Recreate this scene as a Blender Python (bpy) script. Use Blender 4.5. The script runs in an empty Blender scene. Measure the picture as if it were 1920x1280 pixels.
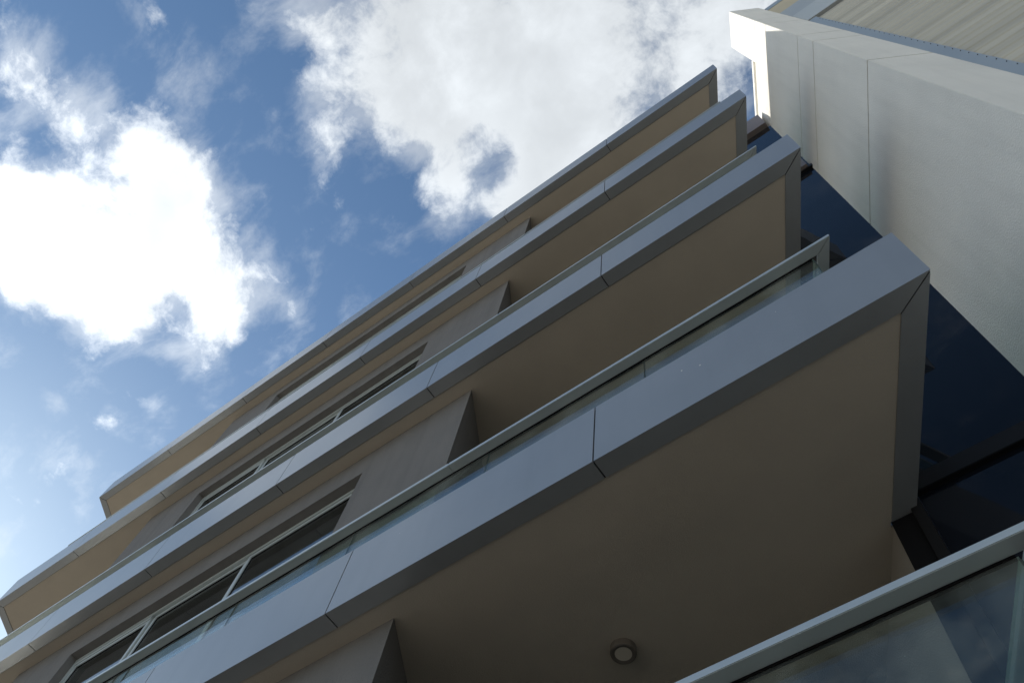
import bpy, bmesh, math, random
from mathutils import Vector, Matrix
random.seed(7)
sc = bpy.context.scene
col = sc.collection
H = 1.6                                   # eye height; heights below are measured from the eye

# ---------------------------------------------------------------- camera
R = [[0.80297981, 0.58671124, 0.10484916],
     [-0.51259794, 0.76959071, -0.38075386],
     [-0.30408351, 0.2519922, 0.91871277]]
cam = bpy.data.cameras.new('camera')
cam.sensor_width = 36; cam.sensor_fit = 'HORIZONTAL'
cam.lens = 36 * 1673.55 / 1920
cam.clip_start = .05; cam.clip_end = 5000
camo = bpy.data.objects.new('camera', cam); col.objects.link(camo)
M = Matrix(((R[0][0], -R[1][0], -R[2][0], 0), (R[0][1], -R[1][1], -R[2][1], 0),
            (R[0][2], -R[1][2], -R[2][2], H), (0, 0, 0, 1)))
camo.matrix_world = M
sc.camera = camo

# ---------------------------------------------------------------- light and exposure
SUN = Vector((-1, .04, .66)).normalized()        # towards the sun
EL = math.asin(SUN.z)
sun = bpy.data.lights.new('sun', 'SUN'); sun.energy = 3.2; sun.angle = math.radians(.53); sun.color = (1, .94, .84)
suno = bpy.data.objects.new('sun', sun); col.objects.link(suno)
suno.rotation_euler = SUN.to_track_quat('Z', 'Y').to_euler(); suno.location = (-40, 0, 40)
sc.view_settings.view_transform = 'Standard'; sc.view_settings.look = 'None'
sc.view_settings.exposure = 0.55; sc.view_settings.gamma = 1; sc.view_settings.use_curve_mapping = False
sc.render.engine = 'CYCLES'
sc.cycles.use_denoising = True
sc.cycles.max_bounces = 8; sc.cycles.transparent_max_bounces = 24

# ---------------------------------------------------------------- sky with clouds (world directions only)
w = bpy.data.worlds.new('World'); sc.world = w; w.use_nodes = True
nt = w.node_tree; N = nt.nodes; L = nt.links; N.clear()
def nd(t, **k):
    n = N.new(t)
    for a, v in k.items(): setattr(n, a, v)
    return n
def val(s, v):
    if isinstance(v, bpy.types.NodeSocket): L.new(v, s)
    else: s.default_value = v
def math_(op, a, b=None, c=None, clamp=False):
    n = nd('ShaderNodeMath', operation=op); n.use_clamp = clamp
    val(n.inputs[0], a)
    if b is not None: val(n.inputs[1], b)
    if c is not None: val(n.inputs[2], c)
    return n.outputs[0]
def vmath(op, a, b=None, out=0):
    n = nd('ShaderNodeVectorMath', operation=op); val(n.inputs[0], a)
    if b is not None: val(n.inputs['Scale' if op == 'SCALE' else 1], b)
    return n.outputs[out]
def rng(v, a, b, c, d, smooth=True):
    n = nd('ShaderNodeMapRange'); n.interpolation_type = 'SMOOTHSTEP' if smooth else 'LINEAR'
    val(n.inputs['Value'], v)
    for k, x in zip(('From Min', 'From Max', 'To Min', 'To Max'), (a, b, c, d)): val(n.inputs[k], x)
    return n.outputs[0]
def noise(vec, scale, detail, rough, dist=0, lac=2.0):
    n = nd('ShaderNodeTexNoise'); val(n.inputs['Vector'], vec)
    n.inputs['Scale'].default_value = scale; n.inputs['Detail'].default_value = detail
    n.inputs['Roughness'].default_value = rough; n.inputs['Distortion'].default_value = dist
    n.inputs['Lacunarity'].default_value = lac
    return n
def mix(f, a, b):
    n = nd('ShaderNodeMix', data_type='RGBA'); val(n.inputs[0], f); val(n.inputs[6], a); val(n.inputs[7], b)
    return n.outputs[2]

tc = nd('ShaderNodeTexCoord')
D = vmath('NORMALIZE', tc.outputs['Generated'])
sep = nd('ShaderNodeSeparateXYZ'); L.new(D, sep.inputs[0])
zc = math_('MAXIMUM', sep.outputs[2], .10)
cb = nd('ShaderNodeCombineXYZ')
L.new(math_('DIVIDE', sep.outputs[0], zc), cb.inputs[0]); L.new(math_('DIVIDE', sep.outputs[1], zc), cb.inputs[1])
UV = cb.outputs[0]                                  # position on a flat cloud deck, in deck heights
# wind-torn edges: the deck position is pushed about by two sizes of noise
wn = noise(UV, 3.0, 3, .5); w2 = noise(UV, 13.0, 4, .6)
warp = vmath('ADD', vmath('SCALE', vmath('SUBTRACT', wn.outputs['Color'], (.5, .5, .5)), .10),
             vmath('SCALE', vmath('SUBTRACT', w2.outputs['Color'], (.5, .5, .5)), .022))
flat = vmath('MULTIPLY', warp, (1, 1, 0))
UVW = vmath('ADD', UV, flat)
# cloud banks: (x, y, radius, amount)
BANKS = [
    (-0.696, -0.131, 0.184, 1.10),
    (-0.734, -0.206, 0.087, 0.80),
    (-0.544, -0.121, 0.079, 0.80),
    (-0.583, -0.053, 0.133, 0.90),
    (-0.775, -0.143, 0.116, 0.90),
    (-0.719, -0.054, 0.099, 0.70),
    (-0.602, 0.025, 0.077, 0.60),
    (-0.663, 0.053, 0.067, 0.65),
    (-0.547, 0.050, 0.060, 0.50),
    (-0.534, 0.086, 0.032, 0.40),
    (-0.615, 0.059, 0.049, 0.35),
    (-0.602, -0.297, 0.102, 0.50),
    (-0.572, -0.246, 0.065, 0.42),
    (-0.592, -0.347, 0.078, 0.36),
    (-0.450, -0.259, 0.075, 0.38),
    (-0.451, -0.197, 0.063, 0.25),
    (-0.521, -0.180, 0.087, 0.30),
    (-0.560, -0.178, 0.067, 0.40),
    (-0.224, -0.089, 0.157, 1.00),
    (-0.135, -0.004, 0.181, 1.10),
    (-0.011, 0.065, 0.169, 0.85),
    (-0.001, 0.166, 0.097, 0.55),
    (-0.209, 0.097, 0.049, -0.16),
    (0.057, 0.160, 0.038, -0.12),
    (-0.207, 0.048, 0.041, -0.16),
    (0.108, 0.100, 0.120, 0.90),
    (-0.247, 0.027, 0.096, 0.75),
    (-0.302, -0.040, 0.083, 0.60),
    (-0.369, -0.033, 0.053, 0.55),
    (-0.346, -0.083, 0.045, 0.40),
    (-0.268, 0.094, 0.061, 0.60),
    (-0.135, 0.106, 0.101, 0.80),
    (-0.199, 0.134, 0.063, 0.65),
    (-0.231, 0.142, 0.043, 0.55),
    (-0.306, 0.113, 0.036, 0.30),
    (-0.118, 0.176, 0.082, 0.60),
    (-0.296, -0.141, 0.053, 0.40),
    (-0.344, -0.199, 0.033, 0.35),
    (-0.319, -0.177, 0.040, 0.25),
    (-0.835, 0.078, 0.045, 0.50),
    (-0.766, 0.077, 0.022, 0.40),
    (-0.959, 0.091, 0.067, 0.35),
    (-0.895, -0.056, 0.080, 0.25),
    (-0.457, 0.115, 0.047, 0.25),
    (-0.718, 0.034, 0.043, 0.25),
    (-0.893, 0.021, 0.037, 0.25),
    (-0.681, -0.279, 0.061, 0.20),
]
dens = None
for (bx, by, br, bs) in BANKS:
    d = vmath('DISTANCE', UVW, (bx, by, 0), out=1)
    v = rng(d, 0, br, bs, 0)
    dens = v if dens is None else math_('ADD', dens, v)
fb = noise(UVW, 6.0, 14, .62, .0).outputs['Fac']
fine = noise(UVW, 24, 10, .68, .0).outputs['Fac']
# beyond the banks overhead the same broken cumulus goes on
far = rng(vmath('DISTANCE', UV, (-.45, -.05, 0), out=1), .75, 1.25, 0, 1)
big = noise(UVW, 1.5, 4, .55).outputs['Fac']
gen = math_('MULTIPLY', far, rng(big, .40, .58, 0, 1.1))
tot = math_('MINIMUM', math_('ADD', dens, gen), 1.30)
rag = math_('ADD', math_('MULTIPLY', math_('SUBTRACT', fb, .5), 2.1), math_('MULTIPLY', math_('SUBTRACT', fine, .5), .55))
body = math_('ADD', tot, rag)
cover = rng(body, .30, 1.0, 0, 1)
# thin torn veils round the banks
vb = noise(vmath('MULTIPLY', UVW, (1.0, 1.6, 1)), 9.0, 12, .62, .15).outputs['Fac']
veil = math_('MULTIPLY', rng(math_('ADD', math_('MULTIPLY', tot, .35), vb), .50, .95, 0, 1), .55)
cover = math_('MAXIMUM', cover, veil)
thick = rng(body, .75, 1.7, 0, 1)
sky = nd('ShaderNodeTexSky', sky_type='NISHITA')
sky.sun_disc = False; sky.sun_elevation = EL; sky.sun_rotation = math.atan2(SUN.x, SUN.y)
sky.air_density = 1.0; sky.dust_density = .48; sky.ozone_density = 1.1; sky.altitude = 50
SKY_STRENGTH = .085
toward = vmath('DOT_PRODUCT', D, tuple(SUN), out=1)
glow = rng(toward, .68, .98, 0, 1)                  # cloud is brightest seen towards the sun
lit = math_('ADD', 7.1, math_('MULTIPLY', glow, 3.6))
soft = noise(UVW, 4.0, 6, .55).outputs['Fac']
grain = rng(fb, .36, .66, .17, -.06)                  # billows: thin places greyer, heaped places brighter
shade = math_('ADD', math_('MULTIPLY', thick, rng(soft, .42, .62, -.05, .22)), grain)
lum = math_('MULTIPLY', lit, math_('SUBTRACT', 1.0, shade))
cc = nd('ShaderNodeCombineColor'); 
L.new(math_('MULTIPLY', lum, .945), cc.inputs[0]); L.new(math_('MULTIPLY', lum, 1.0), cc.inputs[1]); L.new(math_('MULTIPLY', lum, 1.05), cc.inputs[2])
skycol = mix(cover, vmath('MULTIPLY', sky.outputs[0], (.77, .97, 1.06)), cc.outputs[0])
bg = nd('ShaderNodeBackground'); L.new(skycol, bg.inputs[0]); bg.inputs[1].default_value = SKY_STRENGTH
wo = nd('ShaderNodeOutputWorld'); L.new(bg.outputs[0], wo.inputs[0])
w.cycles.sampling_method = 'MANUAL'; w.cycles.sample_map_resolution = 512

# ---------------------------------------------------------------- materials
def mat(name, color, rough=.6, metal=0, spec=.5, var=.08, vscale=3, bump=0, bscale=120, coat=0, ior=None, streak=0, rvar=.06, band=0, wave=0):
    m = bpy.data.materials.new(name); m.use_nodes = True
    t = m.node_tree; b = t.nodes['Principled BSDF']
    b.inputs['Roughness'].default_value = rough; b.inputs['Metallic'].default_value = metal
    b.inputs['Specular IOR Level'].default_value = spec
    if ior: b.inputs['IOR'].default_value = ior
    co = t.nodes.new('ShaderNodeTexCoord'); vec = co.outputs['Object']
    n = t.nodes.new('ShaderNodeTexNoise'); n.inputs['Scale'].default_value = vscale; n.inputs['Detail'].default_value = 7
    n.inputs['Roughness'].default_value = .65
    t.links.new(vec, n.inputs['Vector'])
    mr = t.nodes.new('ShaderNodeMapRange'); mr.inputs['From Min'].default_value = .25; mr.inputs['From Max'].default_value = .75
    mr.inputs['To Min'].default_value = 1 - var; mr.inputs['To Max'].default_value = 1 + var
    t.links.new(n.outputs['Fac'], mr.inputs['Value'])
    mx = t.nodes.new('ShaderNodeVectorMath'); mx.operation = 'SCALE'; mx.inputs[0].default_value = color[:3]
    src = mr.outputs[0]
    if streak:
        mp = t.nodes.new('ShaderNodeMapping'); mp.inputs['Scale'].default_value = (9, 9, .6); t.links.new(vec, mp.inputs[0])
        n3 = t.nodes.new('ShaderNodeTexNoise'); n3.inputs['Scale'].default_value = 1; n3.inputs['Detail'].default_value = 6
        t.links.new(mp.outputs[0], n3.inputs['Vector'])
        m3 = t.nodes.new('ShaderNodeMapRange'); m3.inputs['From Min'].default_value = .45; m3.inputs['From Max'].default_value = .8
        m3.inputs['To Min'].default_value = 1; m3.inputs['To Max'].default_value = 1 - streak
        t.links.new(n3.outputs['Fac'], m3.inputs['Value'])
        mm = t.nodes.new('ShaderNodeMath'); mm.operation = 'MULTIPLY'
        t.links.new(src, mm.inputs[0]); t.links.new(m3.outputs[0], mm.inputs[1]); src = mm.outputs[0]
    if band:                                                 # sheet-to-sheet tone along the ribs
        mp = t.nodes.new('ShaderNodeMapping'); mp.inputs['Scale'].default_value = (.06, .5, 3.2); t.links.new(vec, mp.inputs[0])
        n4 = t.nodes.new('ShaderNodeTexNoise'); n4.inputs['Scale'].default_value = 1; n4.inputs['Detail'].default_value = 3
        t.links.new(mp.outputs[0], n4.inputs['Vector'])
        m4 = t.nodes.new('ShaderNodeMapRange'); m4.inputs['From Min'].default_value = .35; m4.inputs['From Max'].default_value = .65
        m4.inputs['To Min'].default_value = 1 - band; m4.inputs['To Max'].default_value = 1 + band
        t.links.new(n4.outputs['Fac'], m4.inputs['Value'])
        m5 = t.nodes.new('ShaderNodeMath'); m5.operation = 'MULTIPLY'
        t.links.new(src, m5.inputs[0]); t.links.new(m4.outputs[0], m5.inputs[1]); src = m5.outputs[0]
    t.links.new(src, mx.inputs['Scale']); t.links.new(mx.outputs[0], b.inputs['Base Color'])
    r2 = t.nodes.new('ShaderNodeMapRange'); r2.inputs['From Min'].default_value = .3; r2.inputs['From Max'].default_value = .7
    r2.inputs['To Min'].default_value = max(.01, rough - rvar); r2.inputs['To Max'].default_value = min(1, rough + rvar)
    t.links.new(n.outputs['Fac'], r2.inputs['Value'])
    if rough > .1: t.links.new(r2.outputs[0], b.inputs['Roughness'])
    if wave:                                                 # sheet metal and glass are never quite flat
        n2 = t.nodes.new('ShaderNodeTexNoise'); n2.inputs['Scale'].default_value = 1.6; n2.inputs['Detail'].default_value = 1
        t.links.new(vec, n2.inputs['Vector'])
        bp = t.nodes.new('ShaderNodeBump'); bp.inputs['Strength'].default_value = 1; bp.inputs['Distance'].default_value = wave
        t.links.new(n2.outputs['Fac'], bp.inputs['Height']); t.links.new(bp.outputs[0], b.inputs['Normal'])
    if bump:
        n2 = t.nodes.new('ShaderNodeTexNoise'); n2.inputs['Scale'].default_value = bscale; n2.inputs['Detail'].default_value = 5
        t.links.new(vec, n2.inputs['Vector'])
        bp = t.nodes.new('ShaderNodeBump'); bp.inputs['Strength'].default_value = bump; bp.inputs['Distance'].default_value = .01
        t.links.new(n2.outputs['Fac'], bp.inputs['Height']); t.links.new(bp.outputs[0], b.inputs['Normal'])
    return m
def glass_mat(name, tint, gloss=1.0, ior=1.5, rough=.0, dust=.15):
    m = bpy.data.materials.new(name); m.use_nodes = True; t = m.node_tree; t.nodes.clear()
    o = t.nodes.new('ShaderNodeOutputMaterial'); tr = t.nodes.new('ShaderNodeBsdfTransparent'); tr.inputs[0].default_value = (*tint, 1)
    g = t.nodes.new('ShaderNodeBsdfGlossy'); g.inputs['Roughness'].default_value = rough; g.inputs[0].default_value = (gloss, gloss, gloss, 1)
    lw = t.nodes.new('ShaderNodeLayerWeight'); f0 = ((ior - 1) / (ior + 1)) ** 2    # Schlick, the same from either side
    p5 = t.nodes.new('ShaderNodeMath'); p5.operation = 'POWER'; p5.inputs[1].default_value = 5
    sc_ = t.nodes.new('ShaderNodeMath'); sc_.operation = 'MULTIPLY_ADD'; sc_.inputs[1].default_value = 1 - f0; sc_.inputs[2].default_value = f0
    t.links.new(lw.outputs['Facing'], p5.inputs[0]); t.links.new(p5.outputs[0], sc_.inputs[0])
    mx = t.nodes.new('ShaderNodeMixShader')
    t.links.new(sc_.outputs[0], mx.inputs[0]); t.links.new(tr.outputs[0], mx.inputs[1]); t.links.new(g.outputs[0], mx.inputs[2])
    co = t.nodes.new('ShaderNodeTexCoord'); v = t.nodes.new('ShaderNodeTexVoronoi'); v.inputs['Scale'].default_value = 16   # dried spots and dust
    t.links.new(co.outputs['Object'], v.inputs['Vector'])
    cr = t.nodes.new('ShaderNodeMapRange'); cr.inputs['From Min'].default_value = .07; cr.inputs['From Max'].default_value = .03
    cr.inputs['To Min'].default_value = 0; cr.inputs['To Max'].default_value = .8
    t.links.new(v.outputs['Distance'], cr.inputs['Value'])
    sp = t.nodes.new('ShaderNodeSeparateColor'); t.links.new(v.outputs['Color'], sp.inputs[0])
    gt_ = t.nodes.new('ShaderNodeMath'); gt_.operation = 'GREATER_THAN'; gt_.inputs[1].default_value = .90; t.links.new(sp.outputs[0], gt_.inputs[0])
    ml = t.nodes.new('ShaderNodeMath'); ml.operation = 'MULTIPLY'; t.links.new(cr.outputs[0], ml.inputs[0]); t.links.new(gt_.outputs[0], ml.inputs[1])
    n = t.nodes.new('ShaderNodeTexNoise'); n.inputs['Scale'].default_value = 3; n.inputs['Detail'].default_value = 6
    t.links.new(co.outputs['Object'], n.inputs['Vector'])
    nr = t.nodes.new('ShaderNodeMapRange'); nr.inputs['From Min'].default_value = .4; nr.inputs['From Max'].default_value = .75; nr.inputs['To Max'].default_value = dust
    t.links.new(n.outputs['Fac'], nr.inputs['Value'])
    ad = t.nodes.new('ShaderNodeMath'); ad.operation = 'ADD'; t.links.new(ml.outputs[0], ad.inputs[0]); t.links.new(nr.outputs[0], ad.inputs[1])
    df = t.nodes.new('ShaderNodeBsdfDiffuse'); df.inputs[0].default_value = (.55, .58, .55, 1)
    m2 = t.nodes.new('ShaderNodeMixShader'); t.links.new(ad.outputs[0], m2.inputs[0]); t.links.new(mx.outputs[0], m2.inputs[1]); t.links.new(df.outputs[0], m2.inputs[2])
    t.links.new(m2.outputs[0], o.inputs[0])
    return m
m_fascia = mat('fascia_metal', (.375, .385, .385), .31, .44, .5, .05, 1.5, streak=.05, rvar=.01, wave=.006)
m_core = mat('dark_joint', (.03, .03, .035), .8)
m_soffit = mat('tan_paint', (.485, .425, .342), .75, var=.07, vscale=1.6, bump=.35, bscale=150)
m_wall = mat('grey_render', (.175, .165, .155), .85, var=.12, vscale=2.5, bump=.8, bscale=100, streak=.14)
m_backwall = mat('tan_render', (.27, .24, .20), .85, var=.06, vscale=2, bump=.4)
m_concrete = mat('concrete', (.32, .31, .29), .85, var=.12, bump=.3)
m_frame = mat('pale_aluminium', (.52, .56, .55), .42, .35, .5, .03)
m_rail = mat('rail_aluminium', (.54, .58, .57), .36, .45, .5, .04, 4)
m_gasket = mat('black_gasket', (.008, .008, .009), .9, 0, .1)
m_white = mat('white_stucco', (.83, .81, .75), .85, var=.05, vscale=1.1, bump=.55, bscale=90, streak=.07)
m_whitecore = mat('stucco_joint', (.10, .085, .075), .9)
m_clad = mat('olive_cladding', (.54, .51, .42), .55, 0, .5, .05, 2.0, band=.16)
m_trim = mat('blue_grey_trim', (.36, .42, .47), .45, .15, .5, .05, 2.5)
m_flash = mat('pale_flashing', (.52, .56, .57), .5, .1, .5, .04, 2.5)
m_flash2 = mat('pale_flashing_upper', (.43, .47, .49), .5, .1, .5, .04, 2.5)
m_tanband = mat('tan_band', (.56, .49, .34), .6, 0, .5, .06, 3)
m_brown = mat('brown_metal', (.20, .17, .16), .45, .3, .5, .10, 5)
m_darkframe = mat('black_frame', (.010, .010, .011), .5, 0, .15)
m_interior = mat('dim_plaster', (.24, .235, .225), .9)
m_blind = mat('grey_blind', (.10, .10, .10), .8, var=.2, vscale=1.5)
m_bluepane = mat('tinted_glass', (.007, .009, .014), .015, 0, .5, .1, 1.0, ior=1.26, wave=.004)
m_glass = glass_mat('clear_glass', (.86, .93, .90), .95, 1.62)
m_window = glass_mat('window_glass', (.60, .65, .63), .95, 1.6, dust=.02)
m_edge = mat('green_glass_edge', (.42, .60, .55), .3, 0, .6, .05)
m_joint = mat('dark_glass_edge', (.05, .085, .075), .4)
m_lampbody = mat('lamp_body', (.16, .14, .12), .5, .3)
m_diffuser = mat('lamp_diffuser', (.62, .56, .46), .5)
m_paving = mat('grey_paving', (.22, .21, .19), .9, var=.15, vscale=1.2, bump=.5, bscale=60)
m_ground = mat('pale_paving', (.52, .475, .40), .9, var=.15, vscale=1.2, bump=.5, bscale=60)
m_screw = mat('screw_head', (.13, .14, .15), .5, .6)
m_roof = mat('roof_membrane', (.30, .30, .30), .8)

# ---------------------------------------------------------------- mesh helpers (plan polygons counter-clockwise, heights from the eye)
def link(name, bm, m, parent=None, smooth=False):
    me = bpy.data.meshes.new(name)
    bmesh.ops.recalc_face_normals(bm, faces=bm.faces)
    bm.to_mesh(me); bm.free()
    for mm in (m if isinstance(m, (list, tuple)) else [m]): me.materials.append(mm)
    o = bpy.data.objects.new(name, me); col.objects.link(o)
    if parent: o.parent = parent
    if smooth:
        for p in me.polygons: p.use_smooth = True
    return o
def prism(bm, poly, z0, z1, bevel=0):
    lo = [bm.verts.new((x, y, z0 + H)) for x, y in poly]; hi = [bm.verts.new((x, y, z1 + H)) for x, y in poly]
    fs = [bm.faces.new(lo[::-1]), bm.faces.new(hi)]
    n = len(poly)
    for i in range(n): fs.append(bm.faces.new((lo[i], lo[(i + 1) % n], hi[(i + 1) % n], hi[i])))
    if bevel:
        es = {e for f in fs for e in f.edges}
        bmesh.ops.bevel(bm, geom=list(es), offset=bevel, segments=2, affect='EDGES', clamp_overlap=True)
    return fs
def box(bm, x0, x1, y0, y1, z0, z1, bevel=0): return prism(bm, [(x0, y0), (x1, y0), (x1, y1), (x0, y1)], z0, z1, bevel)
def ob(name, m, parent, *boxes, bevel=0):
    bm = bmesh.new()
    for b in boxes:
        if isinstance(b[0], (list, tuple)): prism(bm, b[0], b[1], b[2], bevel)
        else: box(bm, *b, bevel=bevel)
    return link(name, bm, m, parent)
def thing(name, label, cat, group=None, loc=(0, 0, 0)):
    o = bpy.data.objects.new(name, None); col.objects.link(o); o.empty_display_size = .2; o.location = loc
    o['label'] = label; o['category'] = cat
    if group: o['group'] = group
    return o
def sweep(bm, p0, p1, inward, profile, k0=0., k1=0.):
    """closed profile of (depth, height) swept in plan from p0 to p1; k0, k1 mitre each end (shift along the run per depth)"""
    d = Vector((p1[0] - p0[0], p1[1] - p0[1])); d.normalize()
    A = []; B = []
    for (a, z) in profile:
        q = Vector(p0) + inward * a + d * (k0 * a); A.append(bm.verts.new((q.x, q.y, z + H)))
        q = Vector(p1) + inward * a + d * (k1 * a); B.append(bm.verts.new((q.x, q.y, z + H)))
    n = len(profile)
    bm.faces.new(A); bm.faces.new(B[::-1])
    for i in range(n): bm.faces.new((A[i], B[i], B[(i + 1) % n], A[(i + 1) % n]))

# ---------------------------------------------------------------- ground
bm = bmesh.new(); S = 900
vs = [bm.verts.new(v) for v in ((-S, -S, 0), (S, -S, 0), (S, S, 0), (-S, S, 0))]; bm.faces.new(vs)
g = link('ground', bm, m_ground); g['kind'] = 'structure'
m_darkstrip = mat('dark_strip_grey', (.05, .05, .052), .9, var=.25, vscale=1.2, bump=.5, bscale=60)
dstrip = ob('bounce_dark_strip', m_darkstrip, None, (-60, 60, -9, .9, -H, -H + .004)); dstrip['kind'] = 'structure'  # unseen dark strip, added so the lower soffits catch less ground bounce
pv = ob('pavement', m_paving, None, (-60, 60, .9, 12, -H, -H + .12), bevel=.01); pv['kind'] = 'structure'

# ---------------------------------------------------------------- apartment building
W = Vector((-.490, .8717)).normalized()            # the slanting side of the plan
NW = Vector((-W.y, W.x))                            # inward from the right-hand side
XR, XL, YF = .49, -13.33, 2.0
FW, FT = .124, .008                                 # fascia underside width, sheet thickness
JO = [.49, -1.47, -3.46, -5.447, -7.42, -9.40, -11.388, -13.33]
FLOOR = {1: 14.007, 2: 10.815, 3: 7.548, 4: 4.297, 5: 1.043}
FH = {1: .575, 2: .608, 3: .62, 4: .66, 5: .62}
YG = 3.19
bld = thing('apartment_building', 'brown-grey apartment block with stacked metal-edged balconies and tan undersides', 'building')
def along(p, t): return (p[0] + W.x * t, p[1] + W.y * t)
def at_y(p, y): return along(p, (y - p[1]) / W.y)
ang = math.acos(-W.x)                               # inside angle at the right-hand corner... plan corner
KR = 1 / math.tan(math.acos(W.x * -1) / 2)          # mitre at the sharp corner
KL = 1 / math.tan((math.pi - math.acos(W.x * -1)) / 2)
GAP = .005
YB = 5.3                                            # back of the balcony recess
for k in (1, 2, 3, 4, 5):
    z, h = FLOOR[k], FH[k]
    order = {1: 'top', 2: 'second', 3: 'third', 4: 'fourth', 5: 'lowest'}[k]
    ins = .02
    body = ob('floor_slab', m_concrete, bld, ([(XL + .20, YF + FW + .02), (XR - .25, YF + FW + .02), at_y((XR - .25, YF + FW + .02), YG + .02), at_y((XR - .25, YF + FW + .02), 12), at_y((XL + .20, YF + FW + .02), 12)], z + .03, z + .5))
    body['label'] = '%s balcony slab of the block' % order
    # painted underside
    iR = (XR - KR * FW, YF + FW); iL = (XL + KL * FW, YF + FW)
    sf = ob('soffit', m_soffit, body, ([(iL[0] + .003, iL[1] + .003), (iR[0] - .003, iR[1] + .003), at_y((iR[0] - .003, iR[1] + .003), YG + .032), (at_y((iR[0] - .003, iR[1] + .003), YG + .032)[0] + .06, YG + .032), (at_y((iR[0] - .003, iR[1] + .003), YB + 1)[0] + .06, YB + 1), at_y((iL[0] + .003, iL[1] + .003), YB + 1)], z + .006, z + .029))
    prof = [(0, z), (FW, z), (FW, z + FT), (FT, z + FT), (FT, z + h - FT), (FW, z + h - FT), (FW, z + h), (0, z + h)]
    core = [(FT + .004, z + FT + .004), (FW + .015, z + FT + .004), (FW + .015, z + h - FT - .004), (FT + .004, z + h - FT - .004)]
    IN = Vector((0, 1))
    for a, b in zip(JO[:-1], JO[1:]):
        bm = bmesh.new()
        ea = 0 if a == XR else GAP; eb = 0 if b == XL else GAP
        sweep(bm, (a - ea, YF), (b + eb, YF), IN, prof, KR if a == XR else 0, -KL if b == XL else 0)
        link('fascia_panel', bm, m_fascia, body)
    # slanting returns at both ends
    e = at_y((XR, YF), YG - .004)
    bm = bmesh.new()
    c0 = along((XR, YF), .012)
    sweep(bm, c0, e, NW, prof, KR, -W.x / W.y * 0 + (NW.y / -W.y) * -1 * 1.0 if False else (-NW.y / W.y))
    link('fascia_panel', bm, m_fascia, body)
    c0 = (XL, YF)
    segs = [0, 1.9, 3.8, 5.7]
    for i in range(3):
        bm = bmesh.new()
        sweep(bm, along(c0, segs[i] + (.012 if i == 0 else GAP)), along(c0, segs[i + 1] - GAP), -NW, prof, KL if i == 0 else 0, 0)
        link('fascia_panel', bm, m_fascia, body)
    bm = bmesh.new()
    sweep(bm, (XR - .03, YF), (XL + .03, YF), IN, core, KR, -KL)
    sweep(bm, along((XR, YF), .04), at_y((XR, YF), YG - .02), NW, core, KR, -NW.y / W.y)
    sweep(bm, along((XL, YF), .04), along((XL, YF), 5.6), -NW, core, KL, 0)
    link('backing', bm, m_core, body)

    if k == 4:
        bm = bmesh.new()
        for (sx, sz, sr, el) in ((-.865, .47, .006, 1.4), (-.75, .405, .0065, 1.0), (-.25, .52, .003, 2.2), (-3.0, .5, .003, 1.5)):
            bmesh.ops.create_icosphere(bm, subdivisions=1, radius=1, matrix=Matrix.Translation((sx, YF, z + sz + H)) @ Matrix.Diagonal((sr, .0015, sr * el, 1)))
        sp_ = link('dried_speck', bm, m_white, body); sp_['kind'] = 'stuff'

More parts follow.
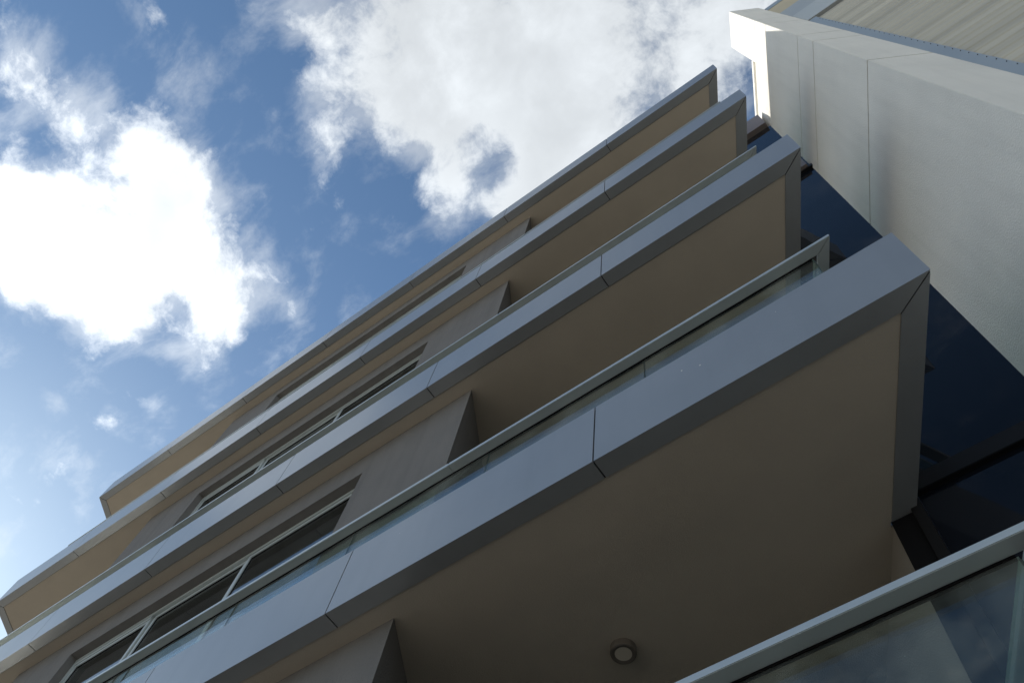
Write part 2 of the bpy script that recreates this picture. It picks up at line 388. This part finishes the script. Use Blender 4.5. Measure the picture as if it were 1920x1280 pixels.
# walls between the floors
YWALL = 2.255
WX0, WX1 = -9.86, -3.11
OX0, OX1 = -8.58, -4.345                            # window opening
for k in (1, 2, 3, 4, 5):
    zt = FLOOR[k] + .006 + .012
    zb = FLOOR[k + 1] + .502 if k < 5 else -H
    head = FLOOR[k] - (.36 if k == 1 else .40); sill = max(zb + .15, head - 2.3)
    if k == 5: sill = -.2
    order = {1: 'top', 2: 'second', 3: 'third', 4: 'fourth', 5: 'lowest'}[k]
    T = .26
    R0 = (WX1, YWALL); R1 = along(R0, .6); RB = along(R0, 3.4)
    wall = ob('wall_block', m_wall, bld,
              (OX0, OX1, YWALL, YWALL + T, head, zt), (OX0, OX1, YWALL, YWALL + T, zb, sill),
              ([(WX0, YWALL), (OX0, YWALL), (OX0, YWALL + T), (WX0, YWALL + T)], zb, zt),
              ([(OX1, YWALL), R0, at_y(R0, YWALL + T), (OX1, YWALL + T)], zb, zt),
              ([at_y(R0, YWALL + T), RB, (RB[0] - .2, RB[1]), (at_y(R0, YWALL + T)[0] - .23, YWALL + T)], zb, zt),
              (WX0, WX0 + .2, YWALL + T, 5.25, zb, zt))
    wall['label'] = 'grey rendered bay with the window of the %s storey' % order
    rm = ob('room', m_interior, wall, (WX0 + .21, -4.9, 5.0, 5.05, zb, zt), (WX0 + .21, -4.9, YWALL + T + .01, 4.99, zt - .03, zt - .005))
    win = bpy.data.objects.new('window', None); col.objects.link(win); win.parent = bld
    win['label'] = 'three-light sliding window of the %s storey' % order
    yf = 2.345
    f = .05
    ob('frame', m_frame, win, (OX0, OX1, yf, yf + .07, head - f, head - .002), (OX0, OX1, yf, yf + .07, sill + .002, sill + f),
       (OX0, OX0 + f, yf, yf + .07, sill + f, head - f), (OX1 - f, OX1, yf, yf + .07, sill + f, head - f), bevel=.003)
    mx = [OX0 + f, -7.315, -5.92, OX1 - f]
    for i in range(3):
        a, b = mx[i], mx[i + 1]
        s = .045; ys = yf + (.012 if i != 1 else .03) ; zt2 = head - f - .004
        if i == 0: zt2 -= .05
        a2 = a + .006; b2 = b - .006
        if i == 1: b2 = b - .012
        ob('sash', m_frame, win, (a2, b2, ys, ys + .035, zt2 - s, zt2), (a2, b2, ys, ys + .035, sill + f + .004, sill + f + s),
           (a2, a2 + s, ys, ys + .035, sill + f + s, zt2 - s), (b2 - s, b2, ys, ys + .035, sill + f + s, zt2 - s), bevel=.003)
        ob('gasket', m_gasket, win, (a2 + s, b2 - s, ys + .010, ys + .026, zt2 - s - .012, zt2 - s), (a2 + s, a2 + s + .012, ys + .010, ys + .026, sill + f + s, zt2 - s - .012), (b2 - s - .012, b2 - s, ys + .010, ys + .026, sill + f + s, zt2 - s - .012))
        ob('pane', m_window, win, (a2 + s + .001, b2 - s - .001, ys + .015, ys + .021, sill + f + s, zt2 - s - .001))
    if True:
        ob('fly_screen_track', m_frame, win, (OX0 + f, -7.33, yf + .004, yf + .05, head - f - .052, head - f - .006))
    # back of the recess and its slanting end wall
    ob('back_wall', m_backwall, bld, ([(-15.0, YB), (-1.50, YB), (-1.61, YB + .2), (-15.1, YB + .2)], zb, zt))
    q = (-.327, YG + .03)
    ob('end_wall', m_backwall, bld, ([q, (q[0] + .14, q[1]), at_y((q[0] + .14, q[1]), YB + .2), at_y(q, YB + .2)], zb, zt))

# ---------------------------------------------------------------- balustrades
RY, RW, RH, RZ = 2.151, .073, .040, 1.532
def balustrade(k, label):
    t = thing('balustrade', label, 'balustrade', 'glass balustrades along the balcony edges')
    z = FLOOR[k] + RZ; zt = FLOOR[k] + FH[k] - .06
    prof = [(0, z), (RW, z), (RW, z + RH), (0, z + RH)]
    xr, xl = .248, -13.0
    cuts = [xr, -2.94, -8.0, xl]
    for a, b in zip(cuts[:-1], cuts[1:]):
        bm = bmesh.new()
        sweep(bm, (a - (0 if a == xr else .0012), RY), (b + (0 if b == xl else .0012), RY), Vector((0, 1)), prof, KR if a == xr else 0, -KL if b == xl else 0)
        bmesh.ops.bevel(bm, geom=bm.edges[:], offset=.003, segments=2, affect='EDGES')
        link('handrail', bm, m_rail, t)
    bm = bmesh.new()
    sweep(bm, along((xr, RY), .004), at_y((xr, RY), YG - .01), NW, prof, KR, 0)
    bmesh.ops.bevel(bm, geom=bm.edges[:], offset=.003, segments=2, affect='EDGES')
    link('handrail', bm, m_rail, t)
    bm = bmesh.new()
    sweep(bm, along((xl, RY), .004), along((xl, RY), 3.0), -NW, prof, KL, 0)
    link('handrail', bm, m_rail, t)
    gy, gt = 2.229, .012
    gx = [.085, -1.235, -2.6, -3.94, -5.262, -6.6, -7.94, -9.28, -10.62, -11.96, -12.9]
    def pane(poly):
        bm = bmesh.new(); fs = prism(bm, poly, zt, z - .008)
        o = link('glass_panel', bm, [m_glass, m_edge, m_joint], t)
        areas = sorted(((p.area, p.index) for p in o.data.polygons), reverse=True)
        for a, i in areas[2:]: o.data.polygons[i].material_index = 1 if abs(o.data.polygons[i].normal.z) > .5 else 2
    for a, b in zip(gx[:-1], gx[1:]):
        pane([(b + .003, gy), (a - .003, gy), (a - .003, gy + gt), (b + .003, gy + gt)])
    p = Vector((.088, gy + .016)); q = Vector(at_y(p, YG - .06)); n = Vector((-W.y, W.x)) * gt
    pane([tuple(p), tuple(q), tuple(q + n), tuple(p + n)])
    ob('gasket', m_gasket, t, (-12.9, .075, RY + RW + .001, gy + gt + .004, z - .008, z + .03))
    # clamps hidden behind the fascia hold the glass
    ob('bottom_channel', m_rail, t, (-12.9, .05, gy - .02, gy - .003, zt - .0, zt + .045), (-12.9, .05, gy + gt + .003, gy + gt + .02, zt, zt + .045))
balustrade(2, 'glass balustrade showing only as a thin line above the second fascia from the top')
balustrade(3, 'glass balustrade with a pale rail above the third metal fascia from the top')
balustrade(4, 'glass balustrade above the broad lowest visible fascia, its jointed glass showing')
balustrade(5, 'nearest glass balustrade with a thick pale handrail crossing the bottom right corner')

# ---------------------------------------------------------------- glass link between the two buildings
gl = thing('glass_link', 'dark blue curtain wall wedged between the balconies and the white pier', 'curtain wall')
GX0, GX1 = -.2, .704
bands = [(-1.5, 1.1), (1.22, 4.40), (4.55, 7.60), (7.68, 10.93), (11.02, 14.10)]
for i, (a, b) in enumerate(bands):
    ob('pane', m_bluepane, gl, (-.135, GX1 + .05, YG, YG + .012, a, b))
    if i: ob('transom', m_darkframe, gl, (-.135, GX1 + .05, YG - .035, YG + .05, bands[i - 1][1] + .002, a - .002), bevel=.004)
ob('mullion', m_darkframe, gl, (-.2, -.137, YG - .03, YG + .05, -1.5, 14.10), bevel=.004)
ob('mullion', m_gasket, gl, (-.325, -.203, YG - .002, YG + .05, -1.5, 14.10))
for z0, z1 in ((14.13, 14.93), (10.96, 11.3)):
    ob('parapet_cap' if z0 > 14 else 'spandrel_cap', m_brown, gl, (-.3, .672, YG - .075, YG + .30, z0, z1), bevel=.004)
ob('link_back', m_interior, gl, (-.1, 1.2, 5.0, 5.1, -1.6, 14.1), (-.1, 1.0, YG + .1, 5.0, 13.9, 14.1))

# ---------------------------------------------------------------- white pier building
wb = thing('white_building', 'tall white stucco pier building with fine panel joints and a stepped sunlit parapet', 'building')
WA = Vector((-.45, .893)).normalized()
P1 = (1.366, 1.877); P2 = (1.838, 2.139)
def alongA(p, t): return (p[0] + WA.x * t, p[1] + WA.y * t)
def plan(inset, tA, back):
    a = Vector(P1); 
    pts = [a, Vector(P2), Vector((P2[0], back)), Vector(alongA(P1, tA)) + Vector((.9, back - alongA(P1, tA)[1])), Vector(alongA(P1, tA))]
    return pts
tL3 = (YG - P1[1]) / WA.y
TA = 1.77
full = [P1, P2, (P2[0] + .0, 4.2), (1.6, 4.2), alongA(P1, TA)]
def inset(poly, d):
    cx = sum(p[0] for p in poly) / len(poly); cy = sum(p[1] for p in poly) / len(poly)
    out = []; n = len(poly)
    for i in range(n):
        a, b, c = Vector(poly[i - 1]), Vector(poly[i]), Vector(poly[(i + 1) % n])
        e1 = (b - a).normalized(); e2 = (c - b).normalized(); n1 = Vector((-e1.y, e1.x)); n2 = Vector((-e2.y, e2.x))
        m = (n1 + n2); m = m / (1 + n1.dot(n2)); out.append(tuple(b + m * d))
    return out
JZ = [-1.6, 1.0, 4.3, 8.34, 10.64, 11.56, 14.03, 15.12]
gj = .010
low_top = 15.70; hi_top = 18.44
tN = .655                                            # end of the raised parapet along the side
for a, b in zip(JZ[:-1], JZ[1:]):
    ob('stucco_panel', m_white, wb, (full, a + gj, b - gj), bevel=.004)
# upper panel: raised corner block, and the lower run with a slot under its coping
corner = [P1, P2, (P2[0], 3.2), (alongA(P1, tN)[0] + .45, 3.0), alongA(P1, tN)]
ob('raised_parapet', m_white, wb, (corner, 15.12 + gj, hi_top), bevel=.004)
rear = [alongA(P1, tN + .001), (alongA(P1, tN)[0] + .44, 3.0), (P2[0] - .05, 3.21), (P2[0], 4.2), (1.6, 4.2), alongA(P1, TA)]
rear_in = [alongA((P1[0] + .10, P1[1] + .05), tN + .001), (alongA(P1, tN)[0] + .44, 3.0), (P2[0] - .05, 3.21), (P2[0], 4.2), (1.6, 4.2), alongA((P1[0] + .10, P1[1] + .05), TA)]
ob('stucco_panel', m_white, wb, (rear, 15.12 + gj, 15.27), bevel=.003)
ob('slot', m_white, wb, (rear_in, 15.272, 15.528))
ob('coping', m_white, wb, (rear, 15.53, low_top), bevel=.004)
core = inset(full, .016)
ob('backing', m_whitecore, wb, (core, -1.6, 15.16))

# ---------------------------------------------------------------- clad building behind the pier
cb_ = thing('clad_building', 'wall of olive ribbed metal sheeting with pale flashings behind the white pier', 'building')
YC = 2.139; CX0 = P2[0] + .004; CX1 = 9.0
zc0, zc1 = -1.6, 13.62
P = .185
bm = bmesh.new()
prof = []
z = zc0
while z < zc1 - P:
    prof += [(YC + .034, z), (YC + .034, z + P * .52), (YC + .026, z + P * .62), (YC + .026, z + P * .9)]
    z += P
prof.append((YC + .034, z))
prev = None
for (y, zz) in prof:
    a = bm.verts.new((CX0 + .06, y, zz + H)); b = bm.verts.new((CX1, y, zz + H))
    if prev: bm.faces.new((prev[0], prev[1], b, a))
    prev = (a, b)
link('ribbed_sheet', bm, m_clad, cb_)
ob('wall_core', m_core, cb_, (CX0 + .02, CX1, YC + .07, 6.0, -1.6, 17.60))
ob('corner_trim', m_trim, cb_, (CX0, 1.942, YC + .006, YC + .018, zc0, 13.66), (CX0, CX0 + .01, YC + .018, YC + .2, zc0, 13.66))
ob('flashing', m_flash, cb_, (CX0, CX1, YC + .001, YC + .06, 13.74, 14.93), bevel=.003)
ob('flashing', m_flash2, cb_, (CX0, CX1, YC + .004, YC + .06, 14.936, 16.06))
ob('tan_band', m_tanband, cb_, (CX0, CX1, YC + .007, YC + .06, 16.064, 17.28))
ob('edge_trim', m_trim, cb_, (CX0, CX1, YC - .002, YC + .3, 17.284, 17.68), bevel=.003)
z = 2.0
first = None
while z < 13.4:
    if first is None:
        bm = bmesh.new(); bmesh.ops.create_cone(bm, cap_ends=True, segments=8, radius1=.0045, radius2=.004, depth=.008)
        first = link('screw', bm, m_screw, cb_)
        o = first
    else:
        o = first.copy(); col.objects.link(o); o.parent = cb_
    o.rotation_euler = (math.pi / 2, 0, 0); o.location = (1.925, YC + .003, z + H)
    z += P
# ---------------------------------------------------------------- ceiling lamp
lp = thing('ceiling_light', 'small round brown surface light on the tan underside, bottom centre', 'light', loc=(-2.04, 3.165, FLOOR[4] + .0055 + H))
def disc(bm, r, z0, z1, seg=40):
    bmesh.ops.create_cone(bm, cap_ends=True, segments=seg, radius1=r, radius2=r, depth=z1 - z0, matrix=Matrix.Translation((0, 0, (z0 + z1) / 2)))
bm = bmesh.new()
ring = [(.052, -.050), (.070, -.054), (.078, -.050), (.080, -.042), (.080, 0), (.002, 0), (.002, -.02), (.052, -.042)]
seg = 48; vv = [[bm.verts.new((r * math.cos(2 * math.pi * i / seg), r * math.sin(2 * math.pi * i / seg), z)) for r, z in ring] for i in range(seg)]
for i in range(seg):
    for j in range(len(ring) - 1): bm.faces.new((vv[i][j], vv[(i + 1) % seg][j], vv[(i + 1) % seg][j + 1], vv[i][j + 1]))
    bm.faces.new((vv[i][-1], vv[(i + 1) % seg][-1], vv[(i + 1) % seg][0], vv[i][0]))
link('housing', bm, m_lampbody, lp, smooth=False)
bm = bmesh.new(); disc(bm, .0525, -.049, -.044); link('diffuser', bm, m_diffuser, lp)
